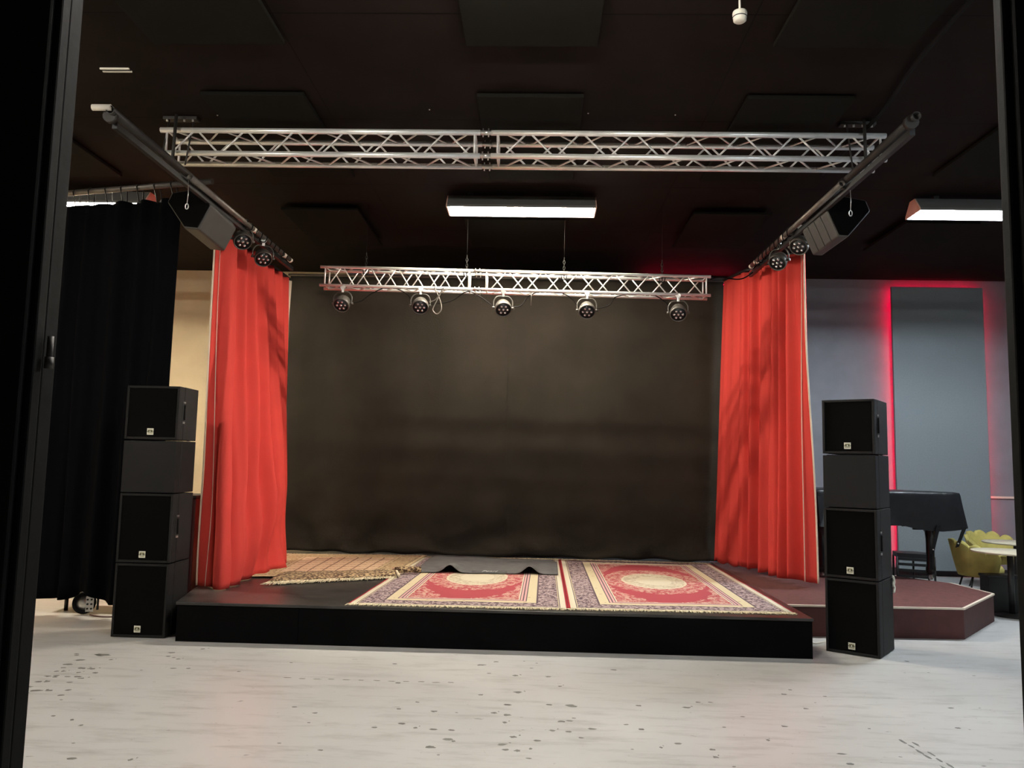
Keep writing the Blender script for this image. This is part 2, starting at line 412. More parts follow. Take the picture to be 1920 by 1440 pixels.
# ---------------------------------------------------------------- worn patches in the floor paint
def blob(a, x, y, rx, ry, z=.0012, n_=9, rot=0):
    vs = []
    for i in range(n_):
        t = 2*PI*i/n_; k = random.uniform(.6, 1.15)
        px, py = rx*k*math.cos(t), ry*k*math.sin(t)
        vs.append(a.bm.verts.new((x+px*math.cos(rot)-py*math.sin(rot), y+px*math.sin(rot)+py*math.cos(rot), z)))
    a.bm.faces.new(vs)
a = MB()
for (x, y, rx) in [(-3.481, 6.578, 0.099), (-3.33, 6.434, 0.021), (-3.554, 6.391, 0.055), (-3.571, 6.253, 0.042), (-3.548, 6.157, 0.029), (-3.535, 6.048, 0.028), (-3.489, 6.053, 0.024), (-3.52, 5.913, 0.032), (-3.47, 5.934, 0.024), (-3.495, 5.771, 0.031), (-3.44, 5.777, 0.027), (-3.477, 5.635, 0.03), (-3.38, 5.553, 0.052), (-3.293, 5.562, 0.033), (-3.174, 5.588, 0.026), (-3.404, 6.158, 0.041), (-3.329, 6.15, 0.041), (-3.362, 6.036, 0.02), (-3.371, 5.915, 0.035), (-3.301, 5.923, 0.036), (-3.251, 5.884, 0.031), (-3.4, 5.487, 0.022), (-2.974, 6.713, 0.036), (-2.942, 6.587, 0.022), (-2.825, 6.511, 0.022), (-2.777, 6.873, 0.032), (-0.403, 6.601, 0.044), (-0.289, 6.719, 0.031), (-0.122, 6.305, 0.034), (0.13, 6.301, 0.029), (-0.092, 5.859, 0.039), (0.212, 6.043, 0.02), (0.272, 5.568, 0.048), (-0.15, 5.33, 0.036), (-0.158, 5.179, 0.021), (-0.237, 5.366, 0.025), (0.2, 5.235, 0.031), (0.136, 5.055, 0.027), (-0.097, 4.918, 0.03), (-0.158, 4.785, 0.035), (-0.14, 4.7, 0.022), (-0.567, 4.705, 0.038), (1.048, 5.61, 0.034), (1.863, 5.667, 0.026), (1.82, 6.006, 0.028), (1.047, 4.807, 0.022), (1.038, 4.688, 0.019), (-0.628, 5.361, 0.029), (-0.697, 5.026, 0.017), (-0.444, 4.813, 0.016), (-0.07, 4.689, 0.022), (0.004, 4.73, 0.013), (1.418, 5.002, 0.013), (0.756, 4.816, 0.013), (-2.79, 4.977, 0.017), (-2.682, 4.886, 0.016), (-2.118, 4.37, 0.017), (3.209, 7.146, 0.024)]:
    blob(a, x, y, rx*.9, max(.018, rx*random.uniform(.35, .7)), rot=random.uniform(-.2, .35), n_=14)
    if random.random() < .5: blob(a, x+rx*1.2, y+.03, rx*.25, .012, n_=7)
for k in range(26):      # dashed scrapes at the right, running away from the camera
    t = k/25
    if k % 5 == 3: continue
    blob(a, 2.235+.07*t+random.uniform(-.008, .008)+(0.05 if k % 2 else 0), 5.05-1.05*t, .012, .045, n_=8, rot=.1)
for k in range(90):
    y = random.uniform(3.8, 6.9); x = random.uniform(-.6, .55)*y
    s_ = random.uniform(.006, .022); blob(a, x, y, s_*1.5, s_, n_=6)
for k in range(12): blob(a, -1.8+k*.11, 6.05+random.uniform(-.01, .01), .035, .010, n_=6)
ch = a.build('worn_patches', M['chip'], floor); ch['kind'] = 'stuff'

# ---------------------------------------------------------------- acoustic panels below the ceiling
proto = None; g = 'square acoustic panels hung under the dark ceiling'
def ceiling_panel(x0, x1, y0, y1, label):
    zb = 4.655 if y0 > 9 else 4.70
    a = MB(); a.box(x0, x1, y0, y1, zb, zb+.035)
    r = thing('acoustic_panel', label, 'acoustic panel', ((x0+x1)/2, (y0+y1)/2, CZ), g)
    a.build('panel_board', M['ceil_panel'], r, bevel=.006)
    for sx in (.2, .8):
        for sy in (.15, .85):
            x = x0+(x1-x0)*sx; y = y0+(y1-y0)*sy
            a = MB(); a.cyl((x, y, zb+.035), (x, y, CZ), .008, 6); a.build('hanger_pin', M['black'], r)
ceiling_panel(-2.93, -1.93, 3.67, 5.66, 'dark panel nearest the top left corner of the ceiling')
ceiling_panel(-.57, .41, 3.67, 5.67, 'dark panel at the top centre edge of the ceiling')
ceiling_panel(1.70, 2.70, 3.67, 5.67, 'dark panel at the top right of the ceiling, right of the smoke detector')
ceiling_panel(-2.93, -2.03, 6.49, 8.45, 'dark panel above the left half of the front truss')
ceiling_panel(-.55, .36, 6.49, 8.45, 'dark panel above the middle of the front truss')
ceiling_panel(1.73, 2.63, 6.49, 8.45, 'dark panel above the right half of the front truss')
ceiling_panel(-3.17, -2.22, 9.45, 11.05, 'dark panel left of the lit ceiling lamp, in front of the backdrop')
ceiling_panel(1.86, 2.80, 9.45, 10.95, 'dark panel right of the lit ceiling lamp, in front of the backdrop')
ceiling_panel(-.95, .33, 9.75, 11.0, 'dark panel directly behind the lit central lamp')
ceiling_panel(-5.65, -4.65, 7.0, 8.5, 'dark panel over the black side curtain at left')
ceiling_panel(4.12, 5.1, 6.75, 8.27, 'dark panel above and in front of the right hand lamp')
ceiling_panel(4.5, 5.4, 9.7, 11.0, 'dark panel behind the right hand lamp')

# ---------------------------------------------------------------- fluorescent fixtures
def fixture(cx, cy, lampmat, label, L=1.70):
    r = thing('ceiling_lamp', label, 'lamp', (cx, cy, CZ), 'fluorescent ceiling lamps')
    zb = 4.53; h = L/2
    P0 = [(cy-.18, zb), (cy-.175, zb+.03), (cy-.06, 4.70), (cy+.06, 4.70), (cy+.175, zb+.03), (cy+.18, zb)]
    a = MB()
    for x0, x1 in ((cx-h, cx+h),):
        A = [a.bm.verts.new((x0, y, z)) for y, z in P0]; B = [a.bm.verts.new((x1, y, z)) for y, z in P0]
        for i in range(5): a.bm.faces.new([A[i], A[i+1], B[i+1], B[i]])
    a.build('housing', M['housing'], r, solid=.004)
    for sx in (-1, 1):
        x = cx+sx*h
        a = MB(); a.loft([(x, y, z) for y, z in P0], [(x+sx*.012, y, z) for y, z in P0]); a.build('end_plate', M['housing_cap'], r)
    Q0 = [(cy-.170, zb+.002), (cy-.165, zb+.03), (cy-.055, 4.690), (cy+.055, 4.690), (cy+.165, zb+.03), (cy+.170, zb+.002)]
    a = MB(); A = [a.bm.verts.new((cx-h+.003, y, z)) for y, z in Q0]; B = [a.bm.verts.new((cx+h-.003, y, z)) for y, z in Q0]
    for i in range(5): a.bm.faces.new([A[i], A[i+1], B[i+1], B[i]])
    a.bm.faces.new(A[::-1]); a.bm.faces.new(B); a.build('reflector', M['reflector'], r)
    for sy in (-.062, .062):
        a = MB(); a.cyl((cx-h+.03, cy+sy, zb+.045), (cx+h-.03, cy+sy, zb+.045), .013, 12); a.build('tube', lampmat, r)
    for sx in (-.6, .6):
        a = MB(); a.box(cx+sx-.03, cx+sx+.03, cy-.03, cy+.03, 4.70, CZ); a.build('mounting_block', M['black'], r)
    return r
fixture(-.21, 9.06, M['lamp_warm'], 'lit tube lamp in the middle of the ceiling above the stage')
fixture(5.11, 9.0, M['lamp_cool'], 'lit tube lamp at right, partly hidden by the right door frame')
fixture(-5.43, 9.06, M['lamp_left'], 'lamp with an orange end plate peeking above the black side curtain')
def batten(cx, cy, lampmat, label, L=1.70):  # made-up lamps out of view, added to brighten the front truss
    r = thing('added_lamp', label, 'lamp', (cx, cy, CZ), 'added open tube battens near the doorway, lighting the front truss')
    h = L/2
    part('housing', M['housing'], r, [(cx-h, cx+h, cy-.05, cy+.05, 4.46, 4.52)], bevel=.004)
    for sy in (-.03, .03):
        a = MB(); a.cyl((cx-h+.03, cy+sy, 4.435), (cx+h-.03, cy+sy, 4.435), .013, 12); a.build('tube', lampmat, r)
    for sx in (-1, 1):
        part('tube_holder', M['white'], r, [(cx+sx*(h-.015)-.015, cx+sx*(h-.015)+.015, cy-.045, cy+.045, 4.42, 4.46)])
        a = MB(); a.cyl((cx+sx*.6, cy, 4.52), (cx+sx*.6, cy, CZ), .006, 8); a.build('hanging_rod', M['black'], r)
batten(-.21, 3.75, M['lamp_front'], 'added open tube batten out of view near the doorway, in the centre')
batten(5.0, 3.75, M['lamp_frontcool'], 'added open tube batten out of view near the doorway, at the right')
batten(-5.43, 3.75, M['lamp_front'], 'added open tube batten out of view near the doorway, at the left')

# ---------------------------------------------------------------- trusses
def truss(name, label, x0, x1, joint, y0, zt, dy, dz, rc, rb, nb, tilt=0, group=None):
    r = thing(name, label, 'truss', (x0, y0, zt), group)
    ch = [(0, 0), (0, -dz), (dy, 0), (dy, -dz)]
    segs = [(x0, joint-.05), (joint+.05, x1)]
    for (s0, s1), n_ in zip(segs, nb):
        for (oy, oz) in ch:
            a = MB(); a.pipe((s0, y0+oy, zt+oz), (s1, y0+oy, zt+oz), rc, 16, .004); a.build('chord', M['alu'], r)
        e0, e1 = s0+.10, s1-.08
        # faces of the box: (start corner, end corner, phase)
        for (c0, c1, ph) in ((ch[0], ch[1], 0), (ch[2], ch[3], 1), (ch[1], ch[3], 0), (ch[0], ch[2], 1)):
            k = 0
            stp = (e1-e0)/(2*n_)
            for i in range(2*n_):
                p = c0 if (i+ph) % 2 else c1; q = c1 if (i+ph) % 2 else c0
                gx = .012
                A = Vector((e0+i*stp+gx, y0+p[0], zt+p[1])); B = Vector((e0+(i+1)*stp-gx, y0+q[0], zt+q[1]))
                a = MB(); a.cyl(A, B, rb, 8); a.build('brace', M['alu'], r)
        for xe in (s0+.06, s1-.05):
            for (c0, c1) in ((ch[0], ch[1]), (ch[2], ch[3]), (ch[1], ch[3]), (ch[0], ch[2])):
                a = MB(); a.cyl((xe, y0+c0[0], zt+c0[1]), (xe, y0+c1[0], zt+c1[1]), rb*1.25, 8); a.build('end_strut', M['alu'], r)
    for (oy, oz) in ch:
        a = MB(); a.cyl((joint-.052, y0+oy, zt+oz), (joint+.052, y0+oy, zt+oz), rc*.88, 14); c = a.build('coupler', M['steel'], r)
        for sx in (-.025, .025):
            a = MB(); a.cyl((joint+sx, y0+oy, zt+oz-rc*1.6), (joint+sx, y0+oy, zt+oz+rc*1.6), .006, 8); a.build('coupler_pin', M['steel'], c)
    r.rotation_euler = (0, tilt, 0)
    return r
truss('lighting_truss', 'large front aluminium box truss spanning the whole width under the ceiling', -3.50, 3.09, -.50, 7.0, 4.603, .265, .218, .025, .009, (6, 7))
truss('lighting_truss', 'smaller rear aluminium truss with five spotlights in front of the backdrop', -2.63, 2.05, -.73, 9.4, 3.936, .2, .225, .0185, .0075, (5, 6), tilt=R(.72))

# suspension of the front truss and the side bars
def hanger(x, label, xs):
    r = thing('truss_hanger', label, 'bracket', (x, 7.1, CZ), 'black hangers holding the front truss')
    part('ceiling_plate', M['pipe_dark'], r, [(x-.16, x+.16, 7.02, 7.10, 4.72, CZ)], bevel=.004)
    for k, xr in enumerate(xs):
        a = MB(); a.cyl((xr, 6.93, 4.25), (xr, 7.05 if k else 6.95, 4.73), .008 if k else .015, 8); a.build('hanger_rod', M['pipe_dark'], r)
    for i in range(4):
        a = MB(); a.cyl((x-.12+i*.08, 7.03, 4.70), (x-.12+i*.08, 7.03, 4.72), .010, 8); a.build('bolt_head', M['steel'], r)
hanger(-3.34, 'black hanger at the left end of the front truss', (-3.34, -3.22, -3.45))
hanger(2.86, 'black hanger at the right end of the front truss', (2.88, 2.765))
for i, (x, z) in enumerate([(-2.1, 0), (-.87, 0), (.31, 0), (1.49, 0)]):
    zt = 3.936-(x+2.63)*.01257
    r = thing('suspension_chain', ['dark chain holding the rear truss, leftmost of four', 'dark chain near the joint of the rear truss', 'dark chain right of the middle of the rear truss', 'dark chain holding the rear truss, rightmost of four'][i], 'chain', (x, 9.5, zt), 'chains holding the rear truss')
    a = MB(); zz = zt-.05; k = 0
    while zz < zt+.17:
        pts = []
        for q in range(10):
            t = 2*PI*q/10; u_ = .012*math.cos(t); v_ = .024*math.sin(t)
            pts.append((x+(u_ if k % 2 else 0), 9.5+(0 if k % 2 else u_), zz+.024+v_))
        a.tube(pts, .004, 5, close=True); zz += .036; k += 1
    a.build('chain_links', M['chain'], r)
    a = MB(); a.cyl((x, 9.5, zz), (x, 9.5, CZ), .0014, 6); a.build('wire', M['chain'], r)
    a = MB(); a.tube([(x+.035*math.cos(t*PI/6), 9.5, zt-.01+.05*math.sin(t*PI/6)) for t in range(12)], .006, 6, close=True); a.build('shackle', M['chain'], r)

# ---------------------------------------------------------------- side bars (pipes) with curtain tracks
def side_bar(x, s, label):
    r = thing('side_bar', label, 'pipe', (x, 5.65, 4.18), 'pipes running to the back on both sides of the stage')
    a = MB(); a.pipe((x, 5.65, 4.18), (x, 8.1, 4.18), .033, 16); a.build('front_pipe', M['pipe_dark'], r)
    a = MB(); a.pipe((x-s*.055, 6.93, 4.135), (x-s*.05, 9.95, 4.15), .028, 16); a.build('rear_pipe', M['alu_dull'], r)
    a = MB(); a.box(x+s*.012-.02, x+s*.012+.02, 5.75, 10.2, 4.075, 4.125); a.build('track', M['black'], r)
    for y in (5.7, 6.98, 8.4, 9.7):
        a = MB(); a.cyl((x-.02, y-.02, 4.15), (x-.02, y+.02, 4.15), .052, 14); a.build('clamp', M['pipe_dark'], r)
    for y, l in ((8.55, .09), (9.62, .10), (9.88, .05)):
        a = MB(); a.pipe((x-s*.052, y, 4.143), (x-s*.052, y+l, 4.143), .0295, 16, .002); a.build('tape_band', M['tape'], r)
    # spiral of cable round the far end of the pipe
    pts = []
    for i in range(150):
        t = i/149; ang = t*2*PI*9
        pts.append((x-s*.052+.036*math.cos(ang), 8.3+1.4*t, 4.143+.036*math.sin(ang)-(.02 if math.sin(ang) < -.5 else 0)))
    a = MB(); a.tube(pts, .006, 5); a.build('wrapped_cable', M['rubber'], r)
    return r
side_bar(-3.22, -1, 'dark pipe bar rising to the front on the left side of the stage')
side_bar(2.72, 1, 'dark pipe bar rising to the front on the right side of the stage')
a = MB(); a.cyl((-3.36, 5.66, 4.20), (-3.22, 5.66, 4.20), .024, 12)
tag(a.build('pipe_stub', M['tape']), 'short pale pipe stub at the front end of the left bar', 'pipe')

def safety(x, y, z0, z1, label):
    r = thing('safety_cable', label, 'safety cable', (x, y, z0), 'short steel cables with hooks hanging from the side bars')
    a = MB(); a.tube([(x, y, z0), (x+.006, y, (z0+z1)/2), (x, y, z1+.045)], .003, 5); a.build('wire', M['steel'], r)
    a = MB(); a.tube([(x+.014*math.cos(t*PI/6), y, z1+.02+.025*math.sin(t*PI/6)) for t in range(12)], .0045, 6, close=True); a.build('snap_hook', M['steel'], r)
safety(-3.18, 6.93, 4.11, 3.84, 'thin steel cable with a hook hanging from the left bar')
safety(2.735, 6.93, 4.11, 3.845, 'thin steel cable with a hook hanging from the right bar')

# flown speakers
def flown(front, back, label, ridges, name='flown_speaker'):
    c = sum((Vector(p) for p in front), Vector())/len(front)
    r = thing(name, label, 'speaker', c, 'speakers hung from the side bars')
    a = MB(); a.loft(front, back); a.build('body', M['boxspk'], r, bevel=.018, seg=3)
    f2 = [c+(Vector(p)-c)*.93+Vector((0, -.012, 0)) for p in front]; f3 = [c+(Vector(p)-c)*.93+Vector((0, .006, 0)) for p in front]
    a = MB(); a.loft(f2, f3); a.build('grille', M['grille'], r, bevel=.006)
    for (p, q) in ridges:
        a = MB(); a.cyl(p, q, .006, 6); a.build('ridge', M['boxspk'], r)
    top = max(front, key=lambda p: p[2]); tb = max(back, key=lambda p: p[2])
    for y in (7.7, 8.0):
        a = MB(); a.box(c.x-.02, c.x+.02, y-.012, y+.012, c.z, 4.22); a.build('bracket', M['pipe_dark'], r)
def lerp(p, q, t): return Vector(p).lerp(Vector(q), t)
FL = [(-3.64, 7.5, 4.09), (-3.60, 7.5, 4.185), (-3.31, 7.5, 4.235), (-3.20, 7.5, 4.06), (-3.313, 7.5, 3.818), (-3.456, 7.5, 3.832)]
BL = [(p[0]*1.0+.02, 8.12, p[2]-.05) for p in FL]
flown(FL, BL, 'dark angular speaker hung from the left bar above the red curtain', [])
FR = [(2.839, 7.5, 4.233), (3.11, 7.5, 4.183), (3.15, 7.5, 4.079), (2.931, 7.5, 3.82), (2.841, 7.5, 3.825), (2.735, 7.5, 4.07)]
BR = [(p[0]-.03, 8.12, p[2]+(-.02)) for p in FR]
rid = []
for t in (.25, .5, .75):
    rid.append((lerp(FR[5], BR[5], t)+Vector((-.002, 0, 0)), lerp(FR[4], BR[4], t)+Vector((-.002, 0, 0))))
flown(FR, BR, 'dark angular speaker with ribbed side hung from the right bar', rid)

# ---------------------------------------------------------------- spotlights
def par_proto(label):
    """local: pipe clamp at origin, can hangs below, facing -Y and tilted down"""
    r = thing('spotlight', label, 'spotlight', (0, 0, 0), 'round stage spotlights')
    a = MB(); a.cyl((0, -.018, .0), (0, .018, 0), .030, 12); a.rbox((0, 0, -.035), (.028, .03, .06)); a.build('clamp', M['steel'], r)
    yoke = [(-.112, 0, -.20), (-.112, 0, -.12), (-.07, 0, -.066), (0, 0, -.062), (.07, 0, -.066), (.112, 0, -.12), (.112, 0, -.20)]
    a = MB()
    P_ = smooth_path(yoke, 4); L_ = []
    a.tube(P_, .008, 6); a.build('yoke', M['par'], r)
    T = Matrix.Translation((0, -.015, -.205)) @ Matrix.Rotation(R(90+42), 4, 'X') @ Matrix.Rotation(0, 4, 'Z')
    # local +z of T points to -Y and down
    a = MB(); a.lathe([(0, -.10), (.055, -.10), (.075, -.085), (.092, -.04), (.100, .0), (.100, .035), (.096, .045), (.090, .045), (.088, .034), (0, .034)], m=T, n=28)
    body = a.build('housing', M['par'], r)
    a = MB(); a.lathe([(0, .0345), (.087, .0345), (.087, .037), (0, .037)], m=T, n=24); face = a.build('face_plate', M['face'], body)
    pts = [(0, 0)]+[(.050*math.cos(i*PI/3), .050*math.sin(i*PI/3)) for i in range(6)]
    for (x, y) in pts:
        a = MB(); a.lathe([(.0155, .036), (.014, .043), (.008, .049), (0, .051)], m=T @ Matrix.Translation((x, y, 0)), n=12)
        a.build('lens', M['lens'], face if False else body)
    for sx in (-1, 1):
        a = MB(); a.cyl((sx*.095, -.0, -.20), (sx*.132, 0, -.20), .014, 10); a.build('knob', M['par'], r)
    return r
labs = ['round spotlight on the rear truss, leftmost of the five', 'second spotlight from the left on the rear truss, beside a hanging cable loop', 'middle spotlight of the five on the rear truss',
        'fourth spotlight from the left on the rear truss', 'round spotlight on the rear truss, rightmost of the five']
sp0 = par_proto(labs[0])
for i, (px_, rz) in enumerate([(-2.345, -.15), (-1.405, .08), (-.415, .18), (.585, .0), (1.665, -.12)]):
    z = 3.712-(px_+2.63)*.01257-.015
    o = sp0 if i == 0 else dup(sp0, label=labs[i])
    o.location = (px_, 9.4, z-.005); o.rotation_euler = (0, 0, rz)
for (x, y, z, rz, lb) in [(-3.25, 8.47, 4.19, .6, 'spotlight on the left bar, the nearer one beside the hung speaker'), (-3.17, 8.92, 4.115, .5, 'spotlight on the left bar, the farther one against the red curtain'),
                          (2.80, 8.47, 4.21, -.75, 'spotlight on the right bar, the nearer one beside the ribbed speaker'), (2.71, 8.92, 4.15, -.75, 'spotlight on the right bar, the farther one against the red curtain')]:
    o = dup(sp0, label=lb, loc=(x, y, z), rz=rz)
# cables on the rear truss
def cable(name, pts, r_, label, mt='rubber', cat='cable', group=None, n_=6):
    a = MB(); a.tube(smooth_path(pts, 8), r_, n_); return tag(a.build(name, M[mt], None), label, cat, group)
cable('cable_loop', [(-1.30, 9.38, 3.52), (-1.22, 9.38, 3.55), (-1.13, 9.38, 3.70), (-1.22, 9.36, 3.50), (-1.25, 9.36, 3.42), (-1.20, 9.36, 3.37), (-1.15, 9.36, 3.42), (-1.16, 9.37, 3.52), (-1.24, 9.38, 3.70)], .006, 'loop of grey cable hanging right of the second rear truss spotlight', 'alu_dull')
cable('power_cable', [(-2.24, 9.42, 3.50), (-2.12, 9.42, 3.53), (-2.0, 9.42, 3.62), (-1.8, 9.42, 3.70), (-1.6, 9.45, 3.64), (-1.5, 9.42, 3.52)], .006, 'black cable from the leftmost rear spotlight along the truss')
cable('power_cable', [(-1.3, 9.42, 3.50), (-1.05, 9.42, 3.54), (-.85, 9.42, 3.66), (-.7, 9.4, 3.60), (-.55, 9.42, 3.50)], .006, 'black cable slung between the second and third rear spotlights')
cable('power_cable', [(-.32, 9.42, 3.48), (-.2, 9.42, 3.50), (-.1, 9.42, 3.62), (.1, 9.42, 3.69), (.35, 9.42, 3.63), (.5, 9.42, 3.48)], .006, 'black cable slung between the third and fourth rear spotlights')
cable('power_cable', [(.68, 9.42, 3.47), (.85, 9.42, 3.52), (.95, 9.42, 3.63), (1.3, 9.42, 3.67), (1.5, 9.42, 3.58), (1.58, 9.42, 3.46)], .006, 'black cable slung between the fourth and rightmost rear spotlights')
cable('power_cable', [(2.80, 5.0, 4.70), (2.84, 5.93, 4.70), (2.94, 6.78, 4.70), (2.95, 8.2, 4.70)], .02, 'thick black cable running along the ceiling at upper right')
cable('power_cable', [(2.06, 9.45, 3.86), (2.2, 9.6, 3.92), (2.5, 9.8, 3.95), (2.68, 9.9, 4.06)], .008, 'black cable from the rear truss end to the right bar')
a = MB(); a.cyl((-.08, 9.4, 3.50), (-.08, 9.4, 3.67), .004, 6); tag(a.build('loose_cord', M['alu_dull']), 'short cord hanging from the rear truss right of its middle spotlight', 'cord')

# ---------------------------------------------------------------- curtains
def curtain(name, m_, top, bot, ztop, zbot, folds, amp, parent=None, nu=260, nv=40, power=1.0, seed=0, hem=None, solid=.006, side=1, extra=None, flat=None):
    tp = path([(p[0], p[1], 0) for p in top]); bp = path([(p[0], p[1], 0) for p in bot])
    def fn(u, v):
        t = 1-v  # v=0 bottom
        k = (1-v)**power
        A = tp(u); B = bp(u); p = A.lerp(B, k)
        e = .01
        d = (tp(min(u+e, 1)).lerp(bp(min(u+e, 1)), k)-tp(max(u-e, 0)).lerp(bp(max(u-e, 0)), k)); d.normalize()
        nrm = Vector((d.y, -d.x, 0))*side
        uu = u+.012*math.sin(u*17+seed)
        w_ = noise.noise(Vector((u*5+seed, v*1.3, 2.1)))
        f = math.sin(2*PI*folds*uu+seed+1.4*w_)+.22*math.sin(2*PI*folds*2.3*uu+seed*2+w_)
        am = amp*(.55+.45*(1-v))*(1+.5*noise.noise(Vector((u*8, seed, 0))))*(flat(u) if flat else 1)
        if hem: am *= .35+.65*min(1, v/.22)
        p = p+nrm*(f*am+.03*w_*(1-v))
        zb = zbot(u) if callable(zbot) else zbot
        zt = ztop(u) if callable(ztop) else ztop
        z = zb+(zt-zb)*v
        q = Vector((p.x, p.y, z))
        if extra: q = extra(u, v, q, nrm)
        return q
    a = MB(); a.grid(fn, nu, nv)
    return a.build(name, m_, parent, solid=solid, fix=False), fn

# black backdrop
r = thing('backdrop_curtain', 'wide black felt backdrop hanging behind the stage', 'curtain', (-.45, 11.2, 4.25))
def bd_extra(u, v, q, nrm):
    # soft swags near the hem
    s_ = max(0, .22-v)/.22
    q = q+nrm*(.030*s_*math.sin(u*37+3*math.sin(v*12+u*5))+.02*s_*noise.noise(Vector((u*22, v*20, 0)))*2)
    q.z += .012*s_*math.sin(u*60)
    n2 = noise.noise(Vector((u*9-v*5, v*4+u*3, 5)))
    q = q+nrm*(.030*abs(n2)*(1-v)**2)
    return q
curtain('cloth', M['backdrop'], [(-3.56, 11.2), (2.62, 11.2)], [(-3.50, 11.2), (2.52, 11.2)], 4.24, lambda u: .352+.008*math.sin(u*25), 14, .0035, r, nu=300, nv=90, seed=1.3, extra=bd_extra)
a = MB(); a.cyl((-3.6, 11.22, 4.26), (2.7, 11.22, 4.26), .02, 10); a.build('rail', M['alu_dull'], r)
a = MB(); a.box(-.404, -.4015, 11.17, 11.19, .5, 4.2); a.build('seam', M['backdrop'], r)

# left red curtain
r = thing('stage_curtain', 'red stage curtain on the left, its hem spread over the stage floor', 'curtain', (-3.24, 9.0, 4.1), 'red stage curtains')
def lc_extra(u, v, q, nrm):
    s_ = max(0, .28-v)/.28
    # diagonal drag folds toward the hem
    q = q+nrm*(.09*s_*math.sin(8*u-15*v+1.0)*math.sin(PI*u))
    s2 = max(0, .5-abs(v-.25))/.5
    q = q+nrm*(.03*s2*math.sin(16*u-9*v+.5)*max(0, math.sin(PI*min(1, u*1.1))))
    return q
hemz = lambda u: .345+.03*max(0, .12-u)+.035*min(1, max(0, (u-.45)*5))
cl, fn = curtain('cloth', M['red'], [(-3.50, 8.36), (-3.45, 8.46), (-3.46, 10.72)], [(-3.32, 8.02), (-3.04, 7.84), (-2.97, 8.4), (-2.87, 9.27), (-3.14, 10.0)], 4.09, hemz, 7, .078, r, nu=260, nv=70, seed=2.2, extra=lc_extra, hem=True)
# pale edges of the lining along both sides
def edge_strip(name, fn, u, parent, m_, off, wdt=.012):
    pts = [fn(u, j/60)+Vector(off) for j in range(61)]
    a = MB(); a.tube(pts, wdt, 6); return a.build(name, m_, parent)
edge_strip('near_hem', fn, .0, r, M['lining'], (-.012, 0, 0), .010)
edge_strip('near_seam', fn, .035, r, M['lining'], (.012, -.01, 0), .004)
a = MB(); a.grid(lambda u, v: Vector((-3.45+.02*(1-v)*4+.03*u, 10.78-.55*(1-v)+.04*u, .6+3.48*v)), 12, 20)
a.build('lining', M['lining'], r, solid=.004)
a = MB(); a.box(-3.49, -3.43, 8.3, 10.85, 4.085, 4.115); a.build('curtain_track', M['black'], r)

# right red curtain
r = thing('stage_curtain', 'red stage curtain on the right, pleated and hanging over the red platform', 'curtain', (2.85, 10.2, 4.1), 'red stage curtains')
def rc_extra(u, v, q, nrm):
    return q
cl, fn = curtain('cloth', M['red'], [(2.60, 11.10), (2.72, 10.45), (2.86, 10.2), (3.08, 9.10)], [(2.45, 11.12), (2.62, 10.6), (2.80, 10.25), (3.12, 9.10)], lambda u: 4.22-.08*u, lambda u: .365+.016*math.sin(u*47), 9, .085, r, nu=300, nv=50, seed=.6, side=-1, extra=rc_extra, flat=lambda u: min(1, max(.12, (u-.22)*5)))
edge_strip('near_hem', fn, 1.0, r, M['lining'], (.0, -.01, 0), .010)
edge_strip('near_seam', fn, .965, r, M['lining'], (-.012, -.012, 0), .005)
a = MB(); a.tube(smooth_path([(2.60, 11.10, 4.24), (2.72, 10.45, 4.22), (2.86, 10.2, 4.2), (3.08, 9.10, 4.16)], 6), .018, 8); a.build('curtain_track', M['black'], r)

# black side curtain at the left with its rail
r = thing('side_curtain', 'black side curtain hanging by cords from a pipe, left of the speaker stack', 'curtain', (-4.3, 7.9, 4.3))
top = [(-5.75, 8.30), (-3.69, 7.87)]; bot = [(-5.78, 8.30), (-3.72, 7.87)]
def bc_hem(u):
    x = -5.78+u*2.12
    return .17+.10*math.exp(-((x+4.43)/.14)**2)-.02*u
def bc_top(u): return 4.225+.03*abs(math.sin(u*PI*8))
cl, fn = curtain('cloth', M['blackcloth'], top, bot, bc_top, bc_hem, 7, .05, r, nu=240, nv=30, seed=4.2)
a = MB(); a.cyl((-5.9, 8.33, 4.375), (-3.30, 7.73, 4.385), .030, 14); a.build('rail_pipe', M['alu_dull'], r)
for k in range(11):
    u = .03+k/10.6
    p = fn(min(u, 1), 1); t = (p.x+5.9)/2.60
    q = Vector((-5.9+2.60*t, 8.33-.60*t, 4.375+.01*t))
    a = MB(); a.tube([p+Vector((-.015, 0, -.01)), q+Vector((-.02, -.036, 0)), q+Vector((0, 0, .038)), q+Vector((.02, .03, 0)), p+Vector((.02, .02, -.01))], .006, 5)
    a.build('tie_cord', M['rubber'], r)

# ---------------------------------------------------------------- stage
r = thing('stage_platform', 'low black stage platform with a glossy deck', 'stage', (-.35, 7.12, 0))
pts = [(-3.14, 7.12), (2.42, 7.12), (2.42, 11.6), (-3.55, 11.6), (-3.40, 8.4), (-3.33, 8.0)]
a = MB(); a.prism(pts, .315, .34); a.build('deck', M['deck'], r, bevel=.004)
a = MB(); a.box(-3.13, -2.05, 7.13, 7.155, .0, .315); a.build('fascia', M['fascia'], r)
a = MB(); a.box(-2.046, 2.41, 7.13, 7.155, .0, .315); a.build('fascia', M['fascia'], r)
a = MB(); a.box(2.385, 2.41, 7.155, 11.6, .0, .315); a.build('side_board', M['fascia'], r)
a = MB(); a.loft([(-3.13, 7.155, 0), (-3.105, 7.155, 0), (-3.105, 7.155, .315), (-3.13, 7.155, .315)], [(-3.31, 8.0, 0), (-3.285, 8.0, 0), (-3.285, 8.0, .315), (-3.31, 8.0, .315)]); a.build('side_board', M['fascia'], r)
